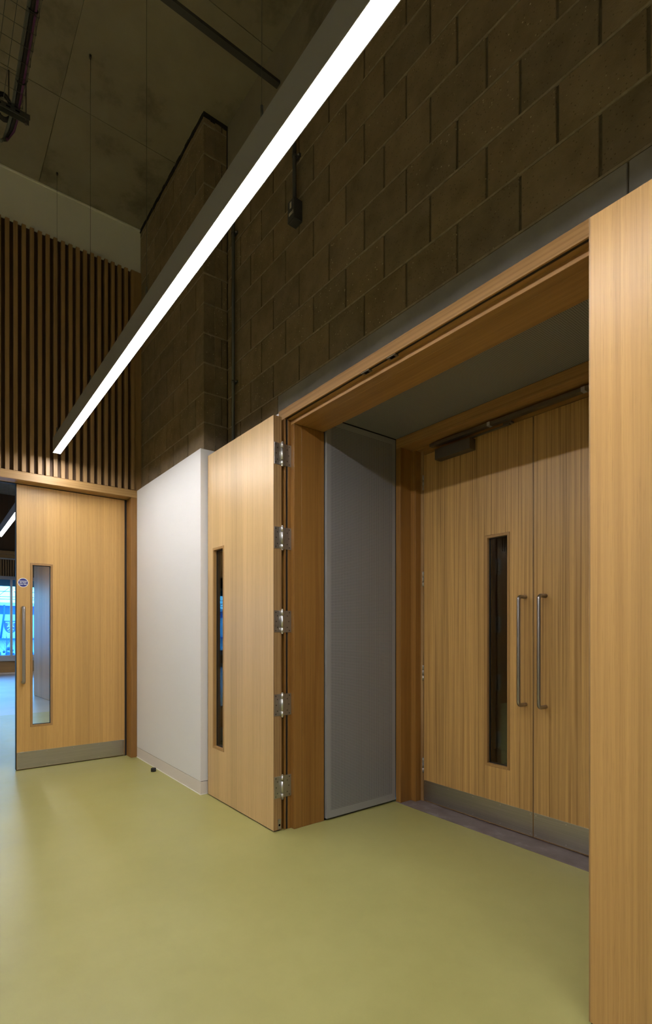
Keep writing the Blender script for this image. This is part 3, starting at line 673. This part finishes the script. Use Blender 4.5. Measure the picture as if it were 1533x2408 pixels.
obj('hanger', cyl(nb(), (0, 0, -0.2), (0, 0, -0.0005), 0.004, 8), M['wire'], co)
pts = []
for q in range(49):
    a = 2 * math.pi * q / 16; pts.append((0.01 * math.sin(a * 0.33), -0.03 + 0.045 * math.sin(a), -0.27 + 0.085 * math.cos(a) - 0.003 * q / 16))
obj('coil', tube(nb(), pts, 0.008, 8), M['black'], co)

# ------------------------------------------------------------------ hall beyond the left door
tag(obj('wall_hall_right', box(box(box(nb(), -11.4, -5.25, 1.86, 2.0, 0, 5.3), -11.5, -11.4, 1.86, 3.3, 0, 5.3), -17.3, -11.5, 3.2, 3.3, 0, 5.3), M['hall_wall']), 'wall of the hall on the right beyond the left door', 'wall', kind='structure')
tag(obj('wall_hall_left', box(nb(), -17.3, -5.25, -7.2, -7.1, 0, 5.3), M['hall_wall']), 'far side wall of the hall, out of view', 'wall', kind='structure')
tag(obj('ceiling_hall', box(nb(), -17.3, -5.25, -7.2, 3.3, HC, 5.3), M['concrete']), 'dark ceiling of the hall', 'ceiling', kind='structure')
hw = root('wall_far', (-17.1, 0, 0), 0, 'timber clad window wall at the far end of the hall', 'wall', kind='structure')
obj('upper_boarding', box(nb(), -0.2, 0.0, -7.1, 3.2, 3.50, 5.2), M['slat_back'], hw)
obj('beam', box(nb(), -0.2, 0.06, -7.1, 3.2, 3.405, 3.50, 0.004), M['oak_y'], hw)
obj('beam', box(nb(), -0.2, 0.02, -7.1, 3.2, 3.30, 3.40, 0.004), M['oak_y'], hw)
obj('backing', box(nb(), -0.2, -0.05, -7.1, 3.2, 2.70, 3.30), M['slat_back'], hw)
obj('metal_strip', box(box(nb(), -0.05, 0.01, -7.1, 3.2, 3.262, 3.296), -0.05, 0.01, -7.1, 3.2, 2.70, 2.785), M['alu'], hw)
hs = mesh_of('slat', box(nb(), -0.05, 0.0, -0.0155, 0.0155, 2.786, 3.261), M['slat'])
for k in range(70): inst('slat', hs, hw, (0, 3.15 - 0.06 * k, 0))
obj('sill', box(nb(), -0.2, 0.06, -7.1, 3.2, 0.372, 0.46, 0.004), M['alu'], hw)
obj('lower_panel', box(nb(), -0.2, 0.0, -7.1, 3.2, 0.05, 0.37), M['oak_y'], hw)
obj('skirting', box(nb(), -0.2, 0.012, -7.1, 3.2, 0.0, 0.045), M['skirt'], hw)
wn = root('window_1', (-17.16, 0, 0), 0, 'blue tinted window at the far end of the hall', 'window', kind='structure')
wy = [-7.1, -5.3, -3.5, -1.7, 0.1, 1.905, 3.2]
for i in range(6): obj('pane', box(nb(), -0.004, 0.004, wy[i] + 0.03, wy[i + 1] - 0.03, 0.53, 2.69), M['win_glass'], wn)
fr = nb(); box(fr, -0.03, 0.05, -7.1, 3.2, 0.46, 0.535); box(fr, -0.03, 0.03, -7.1, 3.2, 2.688, 2.70)
obj('window_frame', fr, M['alu'], wn)
for yv in wy: obj('mullion', box(nb(), -0.03, 0.03, yv - 0.03, yv + 0.03, 0.535, 2.688), M['alu'], wn)
M['blind'] = plain('blue blind fabric', (0.05, 0.30, 0.62, 1), 0.8)
obj('blind', box(nb(), 0.012, 0.016, -7.05, 3.15, 2.50, 2.688), M['blind'], wn)
# door leaf standing open in the hall, seen through the glass of the left door
d6 = door_leaf('door_6', (-11.05, 1.595, 0), math.atan2(0.087, 1.02), 1.36, 0.055, 2.47, 'oak door leaf standing open in the hall, seen through the left door glass', M['veneer'], 1.145, 1.325)
obj('drop_seal', box(nb(), 0.004, 1.35, 0.006, 0.048, 0.001, 0.009), M['black'], d6)
# ground and buildings outside the hall window
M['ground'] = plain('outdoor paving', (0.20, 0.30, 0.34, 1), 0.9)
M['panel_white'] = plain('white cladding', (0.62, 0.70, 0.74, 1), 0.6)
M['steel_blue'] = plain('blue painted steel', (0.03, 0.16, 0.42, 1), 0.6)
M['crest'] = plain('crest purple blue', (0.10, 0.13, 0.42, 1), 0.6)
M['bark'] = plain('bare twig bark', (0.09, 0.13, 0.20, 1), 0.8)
tag(obj('ground', box(nb(), -140, -17.5, -60, 60, -1.3, -1.1), M['ground']), 'paving outside the hall window', 'ground', kind='structure')
st = root('stadium_stand', (-60, 0, -1.1), 0, 'white clad stand with blue steelwork outside the hall window', 'stand')
obj('cladding', box(nb(), -0.6, 0.0, -30, 20, 1.55, 4.05), M['panel_white'], st)
obj('roof_zone', box(nb(), -1.2, -0.4, -30, 20, 4.05, 4.95), M['steel_blue'], st)
obj('roof_beam', box(nb(), -0.6, 0.25, -30, 20, 4.98, 5.22), M['panel_white'], st)
obj('ground_beam', box(nb(), -0.2, 0.3, -30, 20, 1.48, 1.68), M['steel_blue'], st)
obj('base_wall', box(nb(), -1.2, -0.6, -30, 20, 0.0, 1.5), M['panel_white'], st)
for k in range(-4, 4):
    yy = 6.03 + 3.2 * k
    obj('strut', tube(nb(), [(0.15, yy + 0.02, 4.95), (0.15, yy, 4.0), (0.15, yy - 0.29, 1.62)], 0.085, 8), M['steel_blue'], st)
cbl = nb()
for z, dz in ((5.55, 0.05), (5.85, -0.03), (6.3, 0.08)): cyl(cbl, (-0.3, -30, z), (-0.3, 20, z + dz), 0.03, 6)
for k in range(14): cyl(cbl, (-0.3, -14 + 2.1 * k, 5.2), (-0.3, -11.5 + 2.1 * k, 7.6), 0.02, 6)
obj('roof_cables', cbl, M['steel_blue'], st)['kind'] = 'stuff'
CY, CZ = 6.60, 1.72 + 1.1
def shield(s):
    hw_, ht, hb = 0.56 * s, 0.60 * s, 0.62 * s
    pts = [(-hw_, ht), (hw_, ht)]
    for q in range(1, 9):
        a = q / 9; pts.append((hw_ * math.cos(a * math.pi / 2) ** 0.75, ht * 0.15 - (hb + ht * 0.15) * math.sin(a * math.pi / 2) ** 1.3))
    pts.append((0, -hb))
    for q in range(8, 0, -1):
        a = q / 9; pts.append((-hw_ * math.cos(a * math.pi / 2) ** 0.75, ht * 0.15 - (hb + ht * 0.15) * math.sin(a * math.pi / 2) ** 1.3))
    return pts
def to_wall(bm, x):                                # x-z plane drawing turned to face +X
    for v in bm.verts: v.co = Vector((x - v.co.y, CY + v.co.x, CZ + v.co.z))
    bmesh.ops.recalc_face_normals(bm, faces=bm.faces[:]); return bm
crest = obj('crest', to_wall(prism(nb(), shield(1.0), -0.02, 0.0), 0.0), M['steel_blue'], st, label='shield shaped crest with crossed hammers and lettering')
obj('crest_field', to_wall(prism(nb(), shield(0.90), -0.03, -0.02), 0.0), M['crest'], crest)
hm = nb()
for s in (1, -1):
    t = bmesh.new(); box(t, -0.035, 0.035, -0.04, -0.03, -0.36, 0.26); box(t, -0.15, 0.13, -0.045, -0.03, 0.20, 0.30)
    t.transform(Matrix.Rotation(math.radians(-48 * s), 4, 'Y')); t.transform(Matrix.Translation((0, 0, -0.08))); merge(hm, t)
obj('hammers', to_wall(hm, 0.0), M['sign_white'], crest)
for tx, sz, zz in (('WEST HAM', 0.175, 0.42), ('UNITED', 0.15, 0.27), ('LONDON', 0.10, -0.45)):
    text_mesh(tx, sz, lambda x, y, z, zz=zz: (0.034 + z, CY + x, CZ + zz + y), 'lettering', M['sign_white'], crest, 0.004, 0.004)
rn = random.Random(11)
for k in range(3):
    tx = root('bare_tree' if k == 0 else 'bare_tree.%03d' % k, (-52, 4.3 + 1.1 * k, -1.1), 0, 'leafless young tree outside the hall window, %s' % ('farthest from the mullion', 'between its two neighbours', 'beside the mullion')[k], 'tree', 'bare trees outside the hall window')
    obj('trunk', tube(nb(), [(0, 0, 0), (0.02, 0.02, 0.8), (0, 0.03, 1.9)], 0.03, 6), M['bark'], tx)
    tw = nb()
    for q in range(26):
        z = rn.uniform(0.3, 1.7); a = rn.uniform(0, 6.28); l = rn.uniform(0.3, 0.7)
        tube(tw, [(0, 0.02, z), (math.cos(a) * l * .5, math.sin(a) * l * .5, z + l * .45), (math.cos(a) * l * .8, math.sin(a) * l * .8, z + l)], 0.008, 4)
    obj('twigs', tw, M['bark'], tx)['kind'] = 'stuff'
hg = nb()
for k in range(500):
    yy = rn.uniform(-14, 12); z = rn.uniform(0.0, 1.05); xx = rn.uniform(-0.4, 0.4); s = rn.uniform(0.08, 0.2)
    t = bmesh.new(); bmesh.ops.create_icosphere(t, subdivisions=1, radius=s); t.transform(Matrix.Translation((xx, yy, z))); merge(hg, t)
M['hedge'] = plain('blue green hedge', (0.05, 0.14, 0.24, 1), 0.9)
h_ = tag(obj('hedge', hg, M['hedge'], None, (-48, 0, -1.1)), 'clipped hedge along the paving outside the hall window', 'hedge', kind='stuff')

# daylight portal set in the window opening so that the sky is sampled well
pl = bpy.data.lights.new('window_portal', 'AREA'); pl.shape = 'RECTANGLE'; pl.size = 9.0; pl.size_y = 2.3
po = bpy.data.objects.new('window_portal', pl); C.objects.link(po); po.location = (-17.32, -2.0, 1.6); po.rotation_euler = (0, -math.pi / 2, 0)
pl.size = 2.3; pl.size_y = 10.2
pl.cycles.is_portal = True
